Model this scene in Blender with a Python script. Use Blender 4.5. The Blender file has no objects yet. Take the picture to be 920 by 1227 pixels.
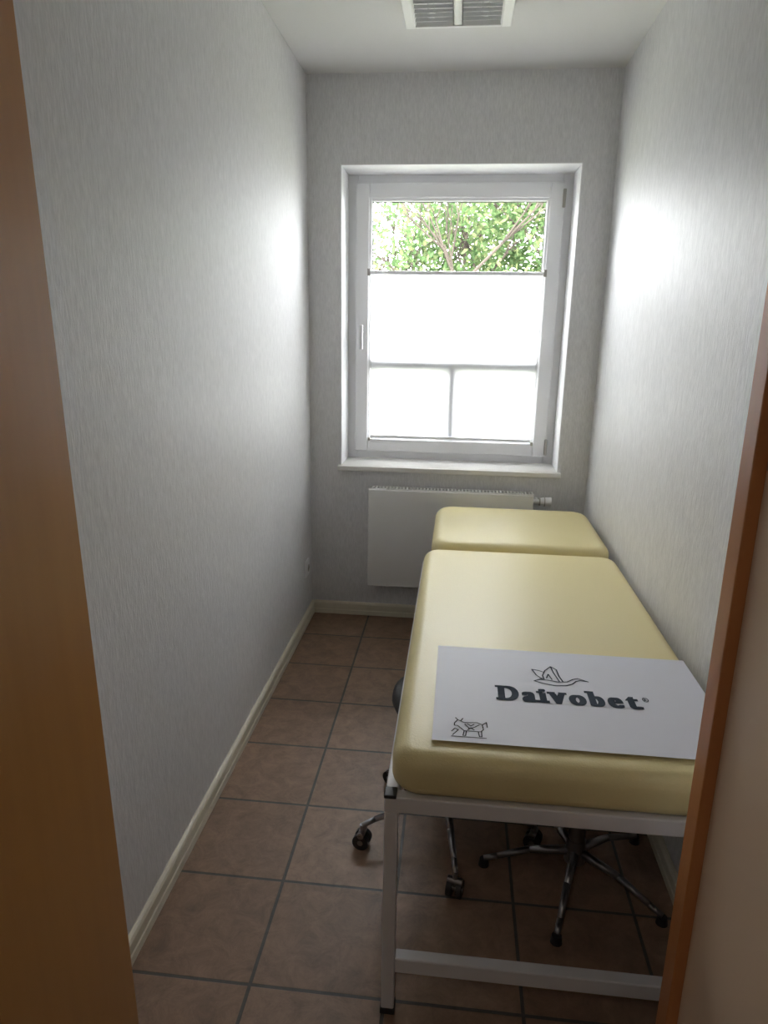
import bpy, bmesh, math, random
from mathutils import Vector, Matrix
random.seed(7)
scn=bpy.context.scene
W=1.343; H=2.5; YD=-2.30; YF=-2.62   # room width, height, door wall room side / hall side

# ---------------------------------------------------------------- materials
def newmat(name):
    m=bpy.data.materials.new(name); m.use_nodes=True
    nt=m.node_tree; b=nt.nodes['Principled BSDF']; return m,nt,b
def N(nt,t,**kw):
    n=nt.nodes.new(t)
    for k,v in kw.items(): setattr(n,k,v)
    return n
def simple(name,col,rough=.5,metal=0,spec=.5,bump=0,bscale=60,var=0.0):
    m,nt,b=newmat(name)
    b.inputs['Roughness'].default_value=rough; b.inputs['Metallic'].default_value=metal
    b.inputs['Specular IOR Level'].default_value=spec
    tc=N(nt,'ShaderNodeTexCoord'); no=N(nt,'ShaderNodeTexNoise'); no.inputs['Scale'].default_value=bscale
    no.inputs['Detail'].default_value=4
    nt.links.new(tc.outputs['Object'],no.inputs['Vector'])
    mx=N(nt,'ShaderNodeMix',data_type='RGBA')
    c=Vector(col)
    mx.inputs[6].default_value=(*(c*(1-var)),1); mx.inputs[7].default_value=(*(c*(1+var)),1)
    nt.links.new(no.outputs['Fac'],mx.inputs[0]); nt.links.new(mx.outputs[2],b.inputs['Base Color'])
    if bump:
        bp=N(nt,'ShaderNodeBump'); bp.inputs['Strength'].default_value=bump; bp.inputs['Distance'].default_value=.002
        nt.links.new(no.outputs['Fac'],bp.inputs['Height']); nt.links.new(bp.outputs[0],b.inputs['Normal'])
    return m
def wallpaper():
    m,nt,b=newmat('textured_wallpaper')
    tc=N(nt,'ShaderNodeTexCoord')
    mp=N(nt,'ShaderNodeMapping'); mp.inputs['Scale'].default_value=(170,170,34)
    nt.links.new(tc.outputs['Object'],mp.inputs['Vector'])
    n1=N(nt,'ShaderNodeTexNoise'); n1.inputs['Scale'].default_value=1; n1.inputs['Detail'].default_value=4; n1.inputs['Roughness'].default_value=.6
    nt.links.new(mp.outputs[0],n1.inputs['Vector'])
    mp2=N(nt,'ShaderNodeMapping'); mp2.inputs['Scale'].default_value=(60,60,14)
    nt.links.new(tc.outputs['Object'],mp2.inputs['Vector'])
    n2=N(nt,'ShaderNodeTexNoise'); n2.inputs['Scale'].default_value=1; n2.inputs['Detail'].default_value=3
    nt.links.new(mp2.outputs[0],n2.inputs['Vector'])
    ad=N(nt,'ShaderNodeMath',operation='MULTIPLY_ADD'); ad.inputs[1].default_value=.5
    nt.links.new(n2.outputs['Fac'],ad.inputs[0]); nt.links.new(n1.outputs['Fac'],ad.inputs[2])
    mr=N(nt,'ShaderNodeMapRange'); mr.inputs[1].default_value=.55; mr.inputs[2].default_value=.95
    nt.links.new(ad.outputs[0],mr.inputs[0])
    mx=N(nt,'ShaderNodeMix',data_type='RGBA'); mx.inputs[6].default_value=(.70,.695,.705,1); mx.inputs[7].default_value=(.83,.825,.835,1)
    nt.links.new(mr.outputs[0],mx.inputs[0]); nt.links.new(mx.outputs[2],b.inputs['Base Color'])
    bp=N(nt,'ShaderNodeBump'); bp.inputs['Strength'].default_value=.75; bp.inputs['Distance'].default_value=.002
    nt.links.new(ad.outputs[0],bp.inputs['Height']); nt.links.new(bp.outputs[0],b.inputs['Normal'])
    b.inputs['Roughness'].default_value=.45; b.inputs['Specular IOR Level'].default_value=.48
    return m
def tiles():
    m,nt,b=newmat('floor_tiles')
    tc=N(nt,'ShaderNodeTexCoord'); mp=N(nt,'ShaderNodeMapping')
    s=.3067
    mp.inputs['Location'].default_value=(-.2993+10*s,.2734+30*s,0)
    nt.links.new(tc.outputs['Object'],mp.inputs['Vector'])
    br=N(nt,'ShaderNodeTexBrick'); br.offset=0; br.squash=1
    br.inputs['Scale'].default_value=1; br.inputs['Brick Width'].default_value=s; br.inputs['Row Height'].default_value=s
    br.inputs['Mortar Size'].default_value=.0046; br.inputs['Mortar Smooth'].default_value=.25; br.inputs['Bias'].default_value=0
    br.inputs['Color1'].default_value=(.25,.155,.10,1); br.inputs['Color2'].default_value=(.32,.205,.138,1)
    br.inputs['Mortar'].default_value=(.085,.077,.064,1)
    nt.links.new(mp.outputs[0],br.inputs['Vector'])
    n1=N(nt,'ShaderNodeTexNoise'); n1.inputs['Scale'].default_value=16; n1.inputs['Detail'].default_value=8; n1.inputs['Roughness'].default_value=.75; n1.inputs['Distortion'].default_value=.5
    nt.links.new(tc.outputs['Object'],n1.inputs['Vector'])
    mr=N(nt,'ShaderNodeMapRange'); mr.inputs[1].default_value=.3; mr.inputs[2].default_value=.7; mr.inputs[3].default_value=.62; mr.inputs[4].default_value=1.32
    nt.links.new(n1.outputs['Fac'],mr.inputs[0])
    mu=N(nt,'ShaderNodeMix',data_type='RGBA',blend_type='MULTIPLY'); mu.inputs[0].default_value=1
    nt.links.new(br.outputs['Color'],mu.inputs[6]); nt.links.new(mr.outputs[0],mu.inputs[7])
    nt.links.new(mu.outputs[2],b.inputs['Base Color'])
    inv=N(nt,'ShaderNodeMath',operation='SUBTRACT'); inv.inputs[0].default_value=1; nt.links.new(br.outputs['Fac'],inv.inputs[1])
    ma=N(nt,'ShaderNodeMath',operation='MULTIPLY_ADD'); ma.inputs[1].default_value=.25
    nt.links.new(n1.outputs['Fac'],ma.inputs[0]); nt.links.new(inv.outputs[0],ma.inputs[2])
    bp=N(nt,'ShaderNodeBump'); bp.inputs['Strength'].default_value=.6; bp.inputs['Distance'].default_value=.003
    nt.links.new(ma.outputs[0],bp.inputs['Height']); nt.links.new(bp.outputs[0],b.inputs['Normal'])
    r2=N(nt,'ShaderNodeMapRange'); r2.inputs[3].default_value=.36; r2.inputs[4].default_value=.58
    nt.links.new(n1.outputs['Fac'],r2.inputs[0]); nt.links.new(r2.outputs[0],b.inputs['Roughness'])
    return m
def wood(name,c1,c2,rough=.4):
    m,nt,b=newmat(name)
    tc=N(nt,'ShaderNodeTexCoord'); mp=N(nt,'ShaderNodeMapping'); mp.inputs['Scale'].default_value=(40,40,2.0)
    nt.links.new(tc.outputs['Object'],mp.inputs['Vector'])
    n=N(nt,'ShaderNodeTexNoise'); n.inputs['Scale'].default_value=1; n.inputs['Detail'].default_value=5
    nt.links.new(mp.outputs[0],n.inputs['Vector'])
    mx=N(nt,'ShaderNodeMix',data_type='RGBA'); mx.inputs[6].default_value=(*c1,1); mx.inputs[7].default_value=(*c2,1)
    nt.links.new(n.outputs['Fac'],mx.inputs[0]); nt.links.new(mx.outputs[2],b.inputs['Base Color'])
    b.inputs['Roughness'].default_value=rough
    return m
def blindmat():
    m,nt,b=newmat('pleated_blind_fabric')
    out=nt.nodes['Material Output']; nt.nodes.remove(b)
    tc=N(nt,'ShaderNodeTexCoord'); no=N(nt,'ShaderNodeTexNoise'); no.inputs['Scale'].default_value=300
    nt.links.new(tc.outputs['Object'],no.inputs['Vector'])
    mx=N(nt,'ShaderNodeMix',data_type='RGBA'); mx.inputs[6].default_value=(.80,.81,.84,1); mx.inputs[7].default_value=(.86,.86,.88,1)
    nt.links.new(no.outputs['Fac'],mx.inputs[0])
    d=N(nt,'ShaderNodeBsdfDiffuse'); t=N(nt,'ShaderNodeBsdfTranslucent')
    nt.links.new(mx.outputs[2],d.inputs[0]); nt.links.new(mx.outputs[2],t.inputs[0])
    a=N(nt,'ShaderNodeMixShader'); a.inputs[0].default_value=.5
    nt.links.new(d.outputs[0],a.inputs[1]); nt.links.new(t.outputs[0],a.inputs[2])
    nt.links.new(a.outputs[0],out.inputs[0]); return m
def glassmat():
    m,nt,b=newmat('window_glass')
    out=nt.nodes['Material Output']; nt.nodes.remove(b)
    tr=N(nt,'ShaderNodeBsdfTransparent'); tr.inputs[0].default_value=(.96,.97,.965,1)
    g=N(nt,'ShaderNodeBsdfGlossy'); g.inputs['Roughness'].default_value=.02
    lw=N(nt,'ShaderNodeLayerWeight'); lw.inputs[0].default_value=.15
    c=N(nt,'ShaderNodeMixShader')
    nt.links.new(lw.outputs['Fresnel'],c.inputs[0]); nt.links.new(tr.outputs[0],c.inputs[1]); nt.links.new(g.outputs[0],c.inputs[2])
    nt.links.new(c.outputs[0],out.inputs[0]); return m
def leafmat():
    m,nt,b=newmat('tree_leaves')
    out=nt.nodes['Material Output']; nt.nodes.remove(b)
    gi=N(nt,'ShaderNodeNewGeometry')
    cr=N(nt,'ShaderNodeValToRGB')
    cr.color_ramp.elements[0].color=(.045,.08,.033,1); cr.color_ramp.elements[1].color=(.14,.16,.075,1)
    e=cr.color_ramp.elements.new(.6); e.color=(.08,.125,.055,1)
    nt.links.new(gi.outputs['Random Per Island'],cr.inputs[0])
    d=N(nt,'ShaderNodeBsdfDiffuse'); t=N(nt,'ShaderNodeBsdfTranslucent')
    nt.links.new(cr.outputs[0],d.inputs[0]); nt.links.new(cr.outputs[0],t.inputs[0])
    a=N(nt,'ShaderNodeMixShader'); a.inputs[0].default_value=.45
    nt.links.new(d.outputs[0],a.inputs[1]); nt.links.new(t.outputs[0],a.inputs[2]); nt.links.new(a.outputs[0],out.inputs[0])
    return m
M_wall=wallpaper(); M_tile=tiles()
M_ceil=simple('ceiling_paint',(.74,.73,.72),.8,bump=.15,bscale=150,var=.02)
M_reveal=simple('reveal_plaster',(.88,.88,.90),.7,bump=.1,bscale=120,var=.01)
M_pvc=simple('white_pvc',(.92,.92,.94),.3,var=.01,bscale=8)
M_bar=simple('grey_bar_standin',(.22,.22,.23),.5,var=.01,bscale=8)  # stand-in bars, kept dark so their shade shows through the blind
M_sill=simple('marble_sill',(.80,.78,.75),.3,bscale=25,var=.05)
M_base=wood('cream_baseboard_wood',(.70,.64,.51),(.78,.72,.58),.4)
M_rad=simple('radiator_enamel',(.86,.86,.85),.32,var=.01,bscale=6)
M_grille=simple('dark_gap',(.12,.12,.12),.7)
M_vinyl=simple('cream_vinyl',(.80,.69,.36),.40,bump=.25,bscale=220,var=.03)
M_white=simple('white_powder_coat',(.80,.80,.83),.35,var=.01)
M_black=simple('black_plastic',(.02,.02,.022),.45)
M_dark=simple('black_upholstery',(.025,.024,.025),.55,bump=.3,bscale=150)
M_chrome=simple('chrome',(.36,.36,.38),.28,metal=1)
M_gsteel=simple('brushed_steel',(.5,.48,.45),.35,metal=1)
M_paper=simple('printed_paper',(.74,.745,.81),.55,var=.01,bscale=30)
M_ink=simple('printed_grey_ink',(.05,.065,.09),.8,spec=.15)
M_ink2=simple('printed_black_ink',(.02,.02,.025),.8,spec=.15)
M_doorw=wood('varnished_door_wood',(.46,.21,.06),(.54,.26,.08),.35)
M_strip=wood('door_rabbet_wood',(.54,.21,.07),(.62,.26,.09),.4)
M_beige=simple('beige_lacquer',(.82,.63,.46),.45,var=.02,bscale=5)
M_handle=simple('window_handle_metal',(.72,.72,.74),.3,metal=.3)
M_blind=blindmat(); M_glass=glassmat(); M_leaf=leafmat()
M_bark=simple('tree_bark',(.035,.026,.02),.85,bump=.6,bscale=30,var=.3)
M_grass=simple('garden_lawn',(.18,.19,.14),.9,bump=.5,bscale=20,var=.4)
M_louv=simple('aluminium_louvre',(.78,.79,.80),.4,metal=0)
M_lamp=simple('luminaire_housing',(.88,.88,.88),.4)
M_tube=simple('fluorescent_tube_off',(.88,.88,.88),.25)

# ---------------------------------------------------------------- mesh helpers
def addobj(name,bm,mat,parent=None,smooth=False):
    me=bpy.data.meshes.new(name); bm.normal_update(); bm.to_mesh(me); bm.free()
    for mt in (mat if isinstance(mat,(list,tuple)) else [mat]): me.materials.append(mt)
    ob=bpy.data.objects.new(name,me); scn.collection.objects.link(ob)
    if smooth:
        for p in me.polygons: p.use_smooth=True
    if parent: ob.parent=parent
    return ob
def empty(name,loc=(0,0,0)):
    e=bpy.data.objects.new(name,None); e.empty_display_size=.1; scn.collection.objects.link(e)
    return e
def bx(bm,a,b,mi=0):
    vs=[bm.verts.new((x,y,z)) for x in (a[0],b[0]) for y in (a[1],b[1]) for z in (a[2],b[2])]
    for f in [(0,1,3,2),(4,6,7,5),(0,4,5,1),(2,3,7,6),(0,2,6,4),(1,5,7,3)]:
        fc=bm.faces.new([vs[i] for i in f]); fc.material_index=mi
def box(name,a,b,mat,parent=None,bevel=0,seg=2):
    bm=bmesh.new(); bx(bm,a,b); bmesh.ops.recalc_face_normals(bm,faces=bm.faces)
    ob=addobj(name,bm,mat,parent,False)
    if bevel:
        md=ob.modifiers.new('bevel','BEVEL'); md.width=bevel; md.segments=seg; md.limit_method='ANGLE'
    return ob
def boxes(name,lst,mat,parent=None,bevel=0):
    bm=bmesh.new()
    for l in lst: bx(bm,l[0],l[1],l[2] if len(l)>2 else 0)
    bmesh.ops.recalc_face_normals(bm,faces=bm.faces)
    ob=addobj(name,bm,mat,parent)
    if bevel:
        md=ob.modifiers.new('bevel','BEVEL'); md.width=bevel; md.segments=2; md.limit_method='ANGLE'
    return ob
def tube(bm,p0,p1,r0,r1=None,seg=16,cap=True):
    r1=r0 if r1 is None else r1
    p0=Vector(p0);p1=Vector(p1);ax=(p1-p0).normalized()
    t=Vector((0,0,1)) if abs(ax.z)<.9 else Vector((1,0,0))
    u=ax.cross(t).normalized(); v=ax.cross(u)
    A=[];B=[]
    for i in range(seg):
        a=2*math.pi*i/seg; o=u*math.cos(a)+v*math.sin(a)
        A.append(bm.verts.new(p0+o*r0)); B.append(bm.verts.new(p1+o*r1))
    for i in range(seg):
        j=(i+1)%seg; bm.faces.new([A[i],A[j],B[j],B[i]])
    if cap: bm.faces.new(A[::-1]); bm.faces.new(B)
def tubes(name,lst,mat,parent=None,seg=16):
    bm=bmesh.new()
    for l in lst: tube(bm,*l,seg=seg)
    bmesh.ops.recalc_face_normals(bm,faces=bm.faces)
    ob=addobj(name,bm,mat,parent,True)
    md=ob.modifiers.new('es','EDGE_SPLIT'); md.split_angle=math.radians(40)
    return ob
def lathe(bm,c,prof,seg=40):
    rings=[]
    for r,z in prof:
        rings.append([bm.verts.new((c[0]+r*math.cos(2*math.pi*i/seg),c[1]+r*math.sin(2*math.pi*i/seg),z)) for i in range(seg)])
    for k in range(len(rings)-1):
        for i in range(seg):
            j=(i+1)%seg; bm.faces.new([rings[k][i],rings[k][j],rings[k+1][j],rings[k+1][i]])
    bm.faces.new(rings[0][::-1]); bm.faces.new(rings[-1])

# ---------------------------------------------------------------- room shell
WX1,WX2,WZ1,WZ2=.151,1.204,.787,2.145
box('floor',(-1.4,-4.7,-.12),(2.7,.3,0),M_tile)
box('ceiling',(-1.4,-4.7,H),(2.7,.3,H+.2),M_ceil)
box('wall_left',(-.12,YF,0),(0,.3,H),M_wall)
box('wall_right',(W,YF,0),(W+.12,.3,H),M_wall)
boxes('wall_back',[((0,0,0),(WX1,.3,H)),((WX2,0,0),(W,.3,H)),((WX1,0,0),(WX2,.3,WZ1-.024)),((WX1,0,WZ2),(WX2,.3,H))],M_wall)
DX1,DX2,DZ=.105,1.135,2.06
boxes('wall_front',[((0,YF,0),(DX1-.02,YD,H)),((DX2+.02,YF,0),(W,YD,H)),((DX1-.02,YF,DZ+.02),(DX2+.02,YD,H))],M_wall)
boxes('wall_hall',[((-1.4,YF,0),(-.12,YF+.1,H)),((W+.12,YF,0),(2.7,YF+.1,H)),((-1.4,-4.7,0),(-1.3,YF,H)),((2.6,-4.7,0),(2.7,YF,H)),((-1.3,-4.7,0),(2.6,-4.6,H))],M_wall)

# plaster lining of the window reveal
boxes('trim_window_reveal',[((WX1-.001,.001,WZ1),(WX1+.004,.22,WZ2)),((WX2-.004,.001,WZ1),(WX2+.001,.22,WZ2)),((WX1,.001,WZ2-.004),(WX2,.22,WZ2+.001))],M_reveal)

# baseboards with a stepped profile
def baseb(name,segs):
    bm=bmesh.new()
    for a,b,n in segs:   # a->b on wall, n outward
        a=Vector(a);b=Vector(b);n=Vector(n)
        prof=[(0,0),(.014,0),(.014,.022),(.011,.025),(.011,.034),(.013,.037),(.013,.056),(.009,.063),(.003,.067),(0,.067)]
        A=[bm.verts.new(a+n*p+Vector((0,0,z))) for p,z in prof]; B=[bm.verts.new(b+n*p+Vector((0,0,z))) for p,z in prof]
        for i in range(len(prof)-1): bm.faces.new([A[i],A[i+1],B[i+1],B[i]])
        bm.faces.new(A); bm.faces.new(B[::-1])
    bmesh.ops.recalc_face_normals(bm,faces=bm.faces)
    return addobj(name,bm,M_base)
baseb('baseboard_left',[((0,YD,0),(0,0,0),(1,0,0))])
baseb('baseboard_back',[((.014,0,0),(W-.014,0,0),(0,-1,0))])
baseb('baseboard_right',[((W,YD,0),(W,0,0),(-1,0,0))])

# ---------------------------------------------------------------- window
win=empty('window_1')
def ring(name,x1,x2,z1,z2,wd,ya,yb,mat,bev=.004):
    return boxes(name,[((x1,ya,z1),(x1+wd,yb,z2)),((x2-wd,ya,z1),(x2,yb,z2)),((x1+wd,ya,z1),(x2-wd,yb,z1+wd)),((x1+wd,ya,z2-wd),(x2-wd,yb,z2))],mat,win,bev)
ring('outer_frame',WX1,WX2,WZ1,WZ2,.05,.215,.285,M_pvc)
ring('sash_frame',WX1+.04,WX2-.04,WZ1+.04,WZ2-.04,.066,.195,.262,M_pvc,.006)
ring('glazing_bead',WX1+.104,WX2-.104,WZ1+.104,WZ2-.104,.014,.207,.25,M_pvc,.003)
ring('glass_gasket',WX1+.117,WX2-.117,WZ1+.117,WZ2-.117,.004,.232,.24,M_grille,0)
box('glass_pane',(WX1+.11,.238,WZ1+.11),(WX2-.11,.244,WZ2-.11),M_glass,win)
boxes('outside_bar_standins',[((WX1+.118,.203,1.250),(WX2-.118,.236,1.292)),((.659,.203,WZ1+.118),(.699,.236,1.250))],M_bar,win)  # stand-ins for bars outside, set behind the blind to shade it
box('handle_plate',(.212,.187,1.385),(.238,.196,1.455),M_handle,win,.003)
tubes('handle_spindle',[((.225,.19,1.425),(.225,.155,1.425),.009)],M_handle,win)
box('handle_lever',(.215,.148,1.34),(.235,.162,1.46),M_handle,win,.006,3)
boxes('hinge_covers',[((WX2-.05,.185,WZ2-.15),(WX2-.036,.205,WZ2-.07)),((WX2-.05,.185,WZ1+.05),(WX2-.036,.205,WZ1+.13))],M_gsteel,win,.003)
# sill board
box('window_sill',(WX1+.0045,-.001,WZ1-.022),(WX2-.0045,.2145,WZ1+.004),M_sill,None)
box('trim_sill_nosing',(WX1-.012,-.03,WZ1-.022),(WX2+.012,-.001,WZ1+.004),M_sill,None,.005,3)

# pleated blind
bl=empty('pleated_blind')
bm=bmesh.new(); n=60; zt,zb=1.695,.915; xa,xb=.272,1.084
prev=None
for i in range(n+1):
    z=zt+(zb-zt)*i/n; y=.189+(.0009 if i%2 else -.0006)
    a=bm.verts.new((xa,y,z)); b=bm.verts.new((xb,y,z))
    if prev: bm.faces.new([prev[0],prev[1],b,a])
    prev=(a,b)
addobj('pleated_fabric',bm,M_blind,bl,True)
box('top_rail',(.256,.178,1.695),(1.098,.1945,1.712),M_pvc,bl,.003)
box('bottom_rail',(xa,.178,.900),(xb,.1945,.915),M_pvc,bl,.003)
boxes('cord_brackets',[((.252,.176,1.690),(.266,.1945,1.722)),((1.09,.176,1.690),(1.104,.1945,1.722)),((.262,.176,.885),(.272,.1945,.90)),((1.085,.176,.885),(1.095,.1945,.90))],M_gsteel,bl)
tubes('tension_cords',[((.268,.186,.89),(.268,.186,2.03),.0008),((1.088,.186,.89),(1.088,.186,2.03),.0008)],M_pvc,bl,8)

# ---------------------------------------------------------------- radiator
rad=empty('radiator')
rx1,rx2,rz1,rz2=.30,1.09,.195,.695
box('front_panel',(rx1,-.088,rz1),(rx2,-.078,rz2-.004),M_rad,rad,.004,3)
boxes('side_covers',[((rx1,-.08,rz1+.01),(rx1+.006,-.022,rz2)),((rx2-.006,-.08,rz1+.01),(rx2,-.022,rz2))],M_rad,rad,.002)
box('rear_panel',(rx1+.01,-.034,rz1+.01),(rx2-.01,-.024,rz2-.012),M_rad,rad)
gr=[((rx1,-.084,rz2-.008),(rx2,-.078,rz2)),((rx1,-.028,rz2-.008),(rx2,-.022,rz2))]
k=int((rx2-rx1)/.0165)
for i in range(k+1):
    x=rx1+(rx2-rx1-.007)*i/k; gr.append(((x,-.08,rz2-.006),(x+.007,-.024,rz2-.001)))
boxes('top_grille',gr,M_rad,rad)
fins=[]
for i in range(26):
    x=rx1+.02+i*.029; fins.append(((x,-.078,rz1+.03),(x+.002,-.034,rz2-.03)))
boxes('convector_fins',fins,M_grille,rad)
boxes('wall_brackets',[((rx1+.1,-.024,rz1+.05),(rx1+.13,0,rz2-.05)),((rx2-.13,-.024,rz1+.05),(rx2-.1,0,rz2-.05))],M_rad,rad)
tubes('thermostat_valve',[((rx2,-.055,.655),(rx2+.03,-.055,.655),.011),((rx2+.03,-.055,.655),(rx2+.04,-.055,.655),.018),((rx2+.04,-.055,.655),(rx2+.085,-.055,.655),.020,.023),((rx2+.018,-.055,.655),(rx2+.018,0,.655),.009)],M_pvc,rad,24)
tubes('valve_collar',[((rx2+.028,-.055,.655),(rx2+.034,-.055,.655),.019),((rx2+.052,-.055,.655),(rx2+.056,-.055,.655),.0225)],M_gsteel,rad,24)

# socket on the left wall
so=empty('wall_socket')
box('cover_plate',(0,-.175,.25),(.009,-.095,.33),M_pvc,so,.003,3)
tubes('socket_rim',[((.009,-.135,.29),(.012,-.135,.29),.022)],M_pvc,so,32)
tubes('socket_well',[((.0118,-.135,.29),(.0125,-.135,.29),.0185)],M_gsteel,so,32)
tubes('socket_holes',[((.0123,-.1445,.29),(.0132,-.1445,.29),.0028),((.0123,-.1255,.29),(.0132,-.1255,.29),.0028)],M_black,so,12)

# ---------------------------------------------------------------- ceiling lamp
cl=empty('ceiling_lamp')
a1,a2,b1,b2,zl=.480,.840,-1.22,-.585,2.445
boxes('lamp_housing',[((a1,b1,zl),(a1+.034,b2,H)),((a2-.034,b1,zl),(a2,b2,H)),((a1+.034,b1,zl),(a2-.034,b1+.016,H)),((a1+.034,b2-.016,zl),(a2-.034,b2,H)),((a1+.034,b1+.016,H-.012),(a2-.034,b2-.016,H))],M_lamp,cl,.003)
boxes('lamp_reflectors',[((x,b1+.016,zl+.004),(x+.003,b2-.016,H-.012)) for x in (a1+.034,(a1+a2)/2-.016,(a1+a2)/2+.013,a2-.037)]+[(((a1+a2)/2-.016,b1+.016,zl+.004),((a1+a2)/2+.016,b2-.016,zl+.007))],M_lamp,cl)
lv=[]
for i in range(1,18):
    y=b1+.016+(b2-b1-.032)*i/18; lv.append(((a1+.034,y-.001,zl+.004),(a2-.034,y+.001,zl+.014)))
boxes('lamp_louvre',lv,M_louv,cl)
tubes('lamp_tubes',[((a1+.09,b1+.03,zl+.029),(a1+.09,b2-.03,zl+.029),.012),((a2-.09,b1+.03,zl+.029),(a2-.09,b2-.03,zl+.029),.012)],M_tube,cl)

# ---------------------------------------------------------------- treatment couch
bed=empty('treatment_couch')
def pad(name,x1,x2,ya,yb,z1,z2,rc,rb):
    bm=bmesh.new(); pts=[]
    for cx_,cy_,a0 in [(x2-rc,yb-rc,0),(x1+rc,yb-rc,90),(x1+rc,ya+rc,180),(x2-rc,ya+rc,270)]:
        for i in range(9):
            a=math.radians(a0+i*90/8); pts.append((cx_,cy_,math.cos(a),math.sin(a)))
    prof=[]
    for i in range(7):
        a=math.radians(-90+i*90/6); prof.append((-rb*.7+rb*.7*math.cos(a), z1+rb*.7+rb*.7*math.sin(a)))
    for i in range(9):
        a=math.radians(i*90/8); prof.append((-rb+rb*math.cos(a), z2-rb+rb*math.sin(a)))
    rings=[[bm.verts.new((px+nx*(rc+o),py+ny*(rc+o),z)) for px,py,nx,ny in pts] for o,z in prof]
    for k in range(len(rings)-1):
        for i in range(len(pts)):
            j=(i+1)%len(pts); bm.faces.new([rings[k][i],rings[k][j],rings[k+1][j],rings[k+1][i]])
    bm.faces.new(rings[0][::-1])
    last=rings[-1]; cxm,cym=(x1+x2)/2,(ya+yb)/2
    for s,dz in ((.85,.003),(.6,.005),(.3,.006)):
        new=[bm.verts.new((cxm+(v.co.x-cxm)*s,cym+(v.co.y-cym)*s,z2+dz)) for v in rings[-1]]
        for i in range(len(pts)):
            j=(i+1)%len(pts); bm.faces.new([last[i],last[j],new[j],new[i]])
        last=new
    bm.faces.new(last)
    bmesh.ops.recalc_face_normals(bm,faces=bm.faces)
    return addobj(name,bm,M_vinyl,bed,True)
BZ=.643
pad('main_cushion',.612,1.318,-2.145,-.80,.552,BZ,.06,.036)
pad('head_cushion',.634,1.318,-.782,-.18,.562,BZ+.012,.085,.042)
L0,L1,F0,F1=.602,1.312,-2.145,-.70
t=.028
fr=[((L0,F0,.515),(L1,F0+t,.551)),((L0,F1-t,.515),(L1,F1,.551)),((L0,F0+t,.515),(L0+t,F1-t,.551)),((L1-t,F0+t,.515),(L1,F1-t,.551)),
    ((.66,F1,.525),(.685,-.26,.551)),((1.25,F1,.525),(1.275,-.26,.551)),((.66,-.29,.525),(1.275,-.26,.560))]
boxes('frame_rails',fr,M_white,bed,.003)
box('cushion_baseboard',(.640,-2.12,.546),(1.29,-.22,.563),M_dark,bed)
lg=[]
for x in (L0,L1-t):
    for y in (F0,F1-t): lg.append(((x,y,.012),(x+t,y+t,.515)))
boxes('frame_legs',lg,M_white,bed,.003)
boxes('frame_crossbars',[((L0+t,F0,.115),(L1-t,F0+t,.152)),((L0+t,F1-t,.115),(L1-t,F1,.152))],M_white,bed,.003)
fe=[]
for x in (L0,L1-t):
    for y in (F0,F1-t):
        fe.append(((x-.002,y-.002,0),(x+t+.002,y+t+.002,.016)))
boxes('rubber_feet',fe,M_black,bed,.002)
boxes('corner_caps',[((L0-.001,F0-.002,.548),(L0+.024,F0+t,.556))],M_black,bed,.002)

# ---------------------------------------------------------------- paper sheet with print
pp=empty('printed_paper_sheet')
bm=bmesh.new(); PX1,PX2,PY1,PY2=.690,1.305,-2.088,-1.66; nx,ny=20,14
PH=BZ+.0072
g=[[bm.verts.new((PX1+(PX2-PX1)*i/nx,PY1+(PY2-PY1)*j/ny,PH)) for i in range(nx+1)] for j in range(ny+1)]
for j in range(ny):
    for i in range(nx): bm.faces.new([g[j][i],g[j][i+1],g[j+1][i+1],g[j+1][i]])
ps=addobj('sheet',bm,M_paper,pp,True)
PZ=PH+.0008
def glyph(ch):
    cu=bpy.data.curves.new('g','FONT'); cu.body=ch; cu.size=1; cu.offset=.012
    to=bpy.data.objects.new('g',cu); scn.collection.objects.link(to)
    bpy.context.view_layer.update()
    dg=bpy.context.evaluated_depsgraph_get(); me=bpy.data.meshes.new_from_object(to.evaluated_get(dg))
    bpy.data.objects.remove(to)
    return [v.co.copy() for v in me.vertices],[list(p.vertices) for p in me.polygons]
bm=bmesh.new(); pen=0; rects=[]; EM=.0052   # emboldening in metres
KX=.0735; KY=.092; TX,TY=.832,-1.914
serif={'D':['bl','tl'],'a':['br'],'i':['b','tl'],'v':['tl2','tr2'],'b':['tl'],'t':['br']}
XH=.535
for ch in 'Daivobet':
    vs,fs=glyph(ch)
    x0=min(v.x for v in vs); x1=max(v.x for v in vs); yt=max(v.y for v in vs)
    wd=(x1-x0)*KX
    for k,dx in enumerate((-EM,-EM/2,0,EM/2,EM)):
        nv=[bm.verts.new((TX+pen+EM+(v.x-x0)*KX+dx,TY+v.y*KY,PZ+k*.00005)) for v in vs]
        for f in fs:
            try: bm.faces.new([nv[i] for i in f])
            except ValueError: pass
    l=TX+pen; r_=TX+pen+wd+2*EM; th=.0095
    for s in serif.get(ch,[]):
        if s=='bl': rects.append((l-.006,l+.016,TY-.001,TY+th))
        if s=='tl': 
            top=TY+(yt if ch!='i' else XH)*KY
            rects.append((l-.007,l+.010,top-th,top))
        if s=='br': rects.append((r_-.010,r_+.005,TY-.001,TY+th))
        if s=='b': rects.append((l-.006,r_+.006,TY-.001,TY+th))
        if s=='tl2': rects.append((l-.005,l+.018,TY+XH*KY-th,TY+XH*KY))
        if s=='tr2': rects.append((r_-.018,r_+.005,TY+XH*KY-th,TY+XH*KY))
    pen+=wd+2*EM+.0078
for a,b,c_,d_ in rects:
    bm.faces.new([bm.verts.new(p) for p in ((a,c_,PZ+.0003),(b,c_,PZ+.0003),(b,d_,PZ+.0003),(a,d_,PZ+.0003))])
k=.318/pen
for v in bm.verts: v.co.x=TX+(v.co.x-TX)*k
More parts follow.
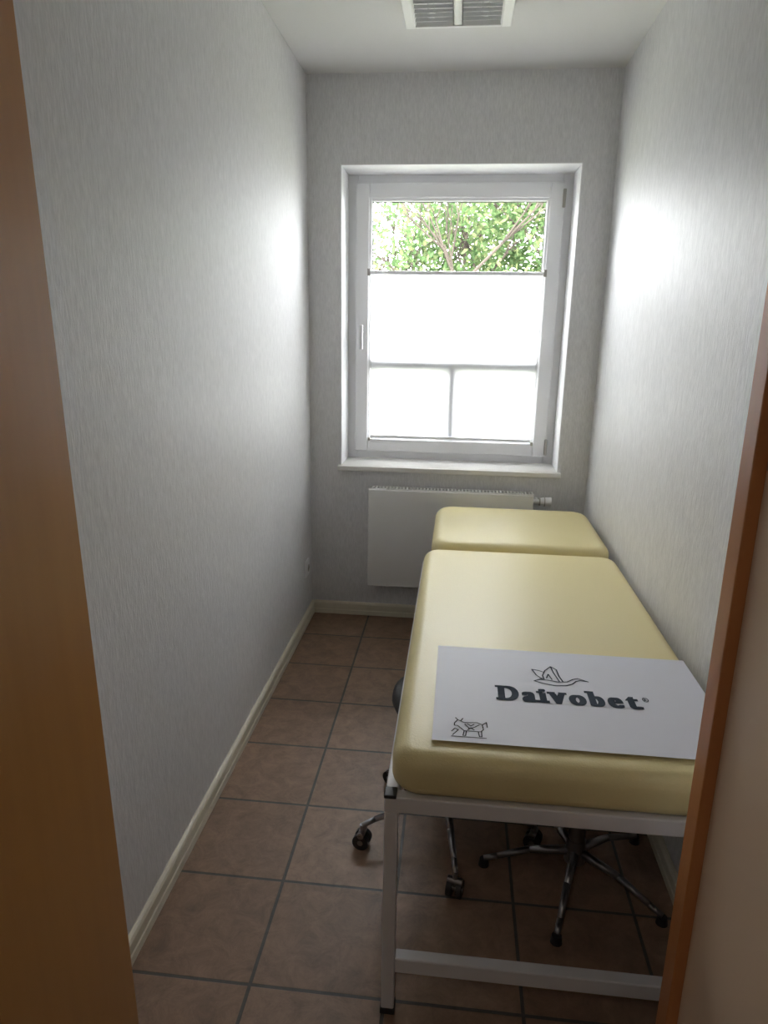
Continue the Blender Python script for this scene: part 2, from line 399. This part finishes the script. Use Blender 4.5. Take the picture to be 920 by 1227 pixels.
addobj('lettering',bm,M_ink,pp)
def strokes(name,lines,w,mat):
    bm=bmesh.new()
    for pts in lines:
        for a,b in zip(pts[:-1],pts[1:]):
            a=Vector((*a,0));b=Vector((*b,0)); d=(b-a)
            if d.length<1e-6: continue
            d.normalize(); nrm=Vector((-d.y,d.x,0))*w/2; e=d*w*.3
            vs=[a-e+nrm,a-e-nrm,b+e-nrm,b+e+nrm]
            bm.faces.new([bm.verts.new((v.x,v.y,PZ)) for v in vs])
    bmesh.ops.recalc_face_normals(bm,faces=bm.faces)
    return addobj(name,bm,mat,pp)
def T(pts,ox,oy,s,sy_=None):
    sy_=sy_ or s
    return [(ox+x*s,oy+y*sy_) for x,y in pts]
# stylised flying swan: body and long neck to the right, two raised wings
sw=[[(0,1.2),(1.5,1.9),(3.5,1.7),(5.5,1.3),(7.5,1.5),(9,2.5),(10.2,2.9),(11,2.6),(12.4,2.0)],[(0,1.2),(2,.5),(4.5,0),(7,.2),(8.6,.9),(9.6,1.9),(10.6,2.3),(12.4,2.0)],
    [(2.4,1.8),(2.2,3.2),(3.0,5.0),(4.6,6.6),(4.9,4.6),(5.8,1.4)],[(2.1,1.9),(.8,3.2),(.0,5.2),(1.6,4.9),(2.7,4.4)],[(4.6,6.6),(5.8,5.6),(6.0,3.4),(6.6,1.4)],[(3,2.4),(3.6,3.8),(4.2,2.0)]]
strokes('swan_drawing',[T(l,.920,-1.834,.0102,.0142) for l in sw],.003,M_ink)
cow=[[(0,5),(1,6.5),(2,6),(3,5.5),(7,5.8),(8.5,5),(8.8,3),(8,2),(3,2),(2,3),(1,4),(0,4),(0,5)],[(3,2),(2.6,0),(3.4,0),(3.6,2)],[(7.2,2),(7.5,0),(8.2,0),(8.2,2.2)],
     [(1,6.5),(.3,7.4)],[(2,6.2),(2.6,7.3)],[(8.6,5),(9.8,6.2),(10,4)],[(4,5),(5,4.2),(6,5)],[(4,2.5),(5,3.4),(6,2.6)],[(-.5,0),(1.2,2.2),(.2,2.8),(-.8,1.5)],[(3.2,4.8),(4.6,3),(6.2,3.8),(7.6,4.9)],[(-.8,-.5),(9.5,-.5)]]
strokes('cow_drawing',[T(l,.735,-2.066,.0068,.0088) for l in cow],.0022,M_ink2)
strokes('registered_mark',[T([(math.cos(a/12*2*math.pi),math.sin(a/12*2*math.pi)) for a in range(13)],1.160,-1.872,.006,.009),[(1.158,-1.877),(1.158,-1.867),(1.162,-1.869),(1.158,-1.872),(1.162,-1.877)]],.002,M_ink)

# ---------------------------------------------------------------- rolling stools
def stool(name,c,R,a0,castors,seat_z):
    e=empty(name); cx_,cy_=c
    hub=.105 if castors else .075; tip=.068 if castors else .022
    bm=bmesh.new()
    for i in range(5):
        a=math.radians(a0+72*i); dx,dy=math.cos(a),math.sin(a)
        pts=[(0.02,hub,.013),(R*.5,hub-.01,.010),(R*.85,tip+.012,.008),(R,tip,.008)]
        for (r0,z0,w0),(r1,z1,w1) in zip(pts[:-1],pts[1:]):
            tube(bm,(cx_+dx*r0,cy_+dy*r0,z0),(cx_+dx*r1,cy_+dy*r1,z1),w0,w1,seg=12)
    bmesh.ops.recalc_face_normals(bm,faces=bm.faces)
    addobj('star_base',bm,M_chrome,e,True)
    tubes('gas_column',[((cx_,cy_,hub-.03),(cx_,cy_,hub+.04),.028,.024),((cx_,cy_,hub+.04),(cx_,cy_,seat_z-.17),.022),((cx_,cy_,seat_z-.17),(cx_,cy_,seat_z-.05),.014)],M_chrome,e,24)
    if castors:
        w=[];f=[]
        for i in range(5):
            a=math.radians(a0+72*i); dx,dy=math.cos(a),math.sin(a)
            px,py=cx_+dx*R,cy_+dy*R; b=math.radians(a0+72*i+55+13*i); ux,uy=math.cos(b),math.sin(b)
            w.append(((px-ux*.020,py-uy*.020,.024),(px-ux*.006,py-uy*.006,.024),.024))
            w.append(((px+ux*.006,py+uy*.006,.024),(px+ux*.020,py+uy*.020,.024),.024))
            f.append(((px,py,.03),(px,py,.072),.007)); f.append(((px-ux*.022,py-uy*.022,.024),(px+ux*.022,py+uy*.022,.024),.008))
            f.append(((px-ux*.02,py-uy*.02,.046),(px+ux*.02,py+uy*.02,.046),.010))
        tubes('castor_wheels',w,M_black,e,20); tubes('castor_forks',f,M_chrome,e,14)
    else:
        w=[]
        for i in range(5):
            a=math.radians(a0+72*i); px,py=cx_+math.cos(a)*R,cy_+math.sin(a)*R
            w.append(((px,py,0),(px,py,.02),.015,.012))
        tubes('glides',w,M_black,e,16)
    bm=bmesh.new(); z=seat_z
    lathe(bm,c,[(.04,z-.07),(.12,z-.066),(.158,z-.055),(.166,z-.035),(.163,z-.015),(.15,z-.004),(.12,z),(.05,z+.002)])
    bmesh.ops.recalc_face_normals(bm,faces=bm.faces)
    addobj('round_seat',bm,M_dark,e,True)
stool('rolling_stool',(.728,-1.540),.26,205,True,.46)
stool('rolling_stool.001',(1.085,-1.68),.245,180,False,.45)

# ---------------------------------------------------------------- door frame
dr=empty('door_1')
bm=bmesh.new()
def prism(bm,q,z0,z1,lean=0):
    A=[bm.verts.new((x,y,z0)) for x,y in q]; B=[bm.verts.new((x-lean,y,z1)) for x,y in q]
    n=len(q)
    for i in range(n): bm.faces.new([A[i],A[(i+1)%n],B[(i+1)%n],B[i]])
    bm.faces.new(A[::-1]); bm.faces.new(B)
prism(bm,[(DX1-.03,YF-.012),(DX1+.025,YF-.012),(DX1+.025,YD+.004),(DX1-.03,YD+.004)],0,DZ,.04)
bmesh.ops.recalc_face_normals(bm,faces=bm.faces)
addobj('left_jamb',bm,M_doorw,dr)
boxes('right_jamb',[((DX2,YF-.012,0),(DX2+.02,YD-.04,DZ))],M_beige,dr,.002)
boxes('right_rabbet',[((DX2-.018,YD-.04,0),(DX2+.02,YD+.004,DZ))],M_strip,dr,.002)
boxes('head_jamb',[((DX1-.02,YF-.012,DZ),(DX2+.02,YD+.004,DZ+.02))],M_doorw,dr)
boxes('hall_casing',[((DX1-.09,YF-.02,0),(DX1-.04,YF-.001,DZ+.08)),((DX2+.01,YF-.02,0),(DX2+.09,YF-.001,DZ+.08)),((DX1-.04,YF-.02,DZ+.01),(DX2+.01,YF-.001,DZ+.08))],M_doorw,dr,.003)
boxes('strike_plate',[((DX2-.002,YD-.066,1.27),(DX2,YD-.045,1.46))],M_gsteel,dr,.0005)
boxes('strike_plate_openings',[((DX2-.0024,YD-.061,1.30),(DX2-.0018,YD-.050,1.34)),((DX2-.0024,YD-.061,1.39),(DX2-.0018,YD-.050,1.43))],M_black,dr)

# ---------------------------------------------------------------- garden
box('garden_ground',(-14,.3,-.3),(16,24,-.12),M_grass)
tr=empty('garden_tree')
br=[]
def branch(p,d,L,r,lv):
    q=p+d*L; br.append((tuple(p),tuple(q),r,r*.7,))
    if lv==0: return
    for _ in range(3):
        nd=(d+Vector((random.uniform(-.8,.8),random.uniform(-.6,.6),random.uniform(-.15,.5)))).normalized()
        branch(p+d*L*random.uniform(.55,1),nd,L*random.uniform(.6,.85),r*.6,lv-1)
for bxp,byp in ((-.9,6.3),(.75,5.5),(2.6,6.3)):
    branch(Vector((bxp,byp,-.15)),Vector((random.uniform(-.1,.1),0,1)).normalized(),1.5,.055,4)
tubes('branches',br,M_bark,tr,6)
bm=bmesh.new()
def leaf(p,s):
    n=Vector((random.gauss(0,.8),random.gauss(-.7,.8),random.gauss(.6,.8))).normalized()
    t=n.cross(Vector((random.gauss(0,1),random.gauss(0,1),random.gauss(0,1)))).normalized(); b=n.cross(t)
    sh=[(-1,0),(-.3,.5),(.35,.42),(1,0),(.35,-.42),(-.3,-.5)]
    bm.faces.new([bm.verts.new(p+t*(x*s)+b*(y*s)+n*(s*.15*abs(y))) for x,y in sh])
for c in range(680):
    cp=Vector((random.uniform(-2.6,3.8),random.uniform(5.1,8.2),random.uniform(1.1,3.7)))
    if cp.x<-.05 and cp.z>2.2 and random.random()<.93: continue
    rr=random.uniform(.22,.42)
    for _ in range(85):
        leaf(cp+Vector((random.gauss(0,rr*.6),random.gauss(0,rr*.5),random.gauss(0,rr*.45))),random.uniform(.028,.05))
addobj('foliage',bm,M_leaf,tr)

# ---------------------------------------------------------------- light
w=bpy.data.worlds.new('sky'); scn.world=w; w.use_nodes=True
bg=w.node_tree.nodes['Background']; bg.inputs[0].default_value=(.965,.97,1,1); bg.inputs[1].default_value=12.0
su=bpy.data.lights.new('sun','SUN'); su.energy=17; su.angle=.01; su.color=(1,.95,.85)
so_=bpy.data.objects.new('sun',su); scn.collection.objects.link(so_)
so_.rotation_euler=Vector((.25,.75,-.8)).to_track_quat('-Z','Y').to_euler()
pl=bpy.data.lights.new('window_portal','AREA'); pl.shape='RECTANGLE'; pl.size=1.1; pl.size_y=1.42; pl.cycles.is_portal=True
po=bpy.data.objects.new('window_portal',pl); scn.collection.objects.link(po); po.location=((WX1+WX2)/2,.305,(WZ1+WZ2)/2)
po.rotation_euler=(math.radians(-90),0,0)
hl=empty('hall_fill_light')  # added fill light behind the camera, with an invented dish
tubes('hall_fill_dish',[((.3,-3.9,H-.05),(.3,-3.9,H),.16,.17)],M_tube,hl,32)
al=bpy.data.lights.new('hall_fill_glow','AREA'); al.shape='DISK'; al.size=.3; al.energy=1.6; al.color=(1,.88,.74)  # weak warm fill added to lift the room from the hall side
ao=bpy.data.objects.new('hall_fill_glow',al); scn.collection.objects.link(ao); ao.location=(.3,-3.9,H-.055); ao.parent=hl

scn.view_settings.view_transform='Standard'
scn.view_settings.look='None'
scn.view_settings.exposure=.93

# ---------------------------------------------------------------- camera
cam=bpy.data.cameras.new('camera'); co=bpy.data.objects.new('camera',cam); scn.collection.objects.link(co)
yaw,pi_,ro=.1035,-.2621,.0157
d=Vector((-math.sin(yaw)*math.cos(pi_),math.cos(yaw)*math.cos(pi_),math.sin(pi_)))
r=Vector((math.cos(yaw),math.sin(yaw),0)); u=r.cross(d)
r2=r*math.cos(ro)+u*math.sin(ro); u2=-r*math.sin(ro)+u*math.cos(ro)
mt=Matrix((r2,u2,-d)).transposed().to_4x4(); mt.translation=Vector((.7138,-3.3134,1.4502))
co.matrix_world=mt
cam.sensor_fit='HORIZONTAL'; cam.sensor_width=36; cam.lens=826.38/920*36; cam.clip_start=.01
scn.camera=co
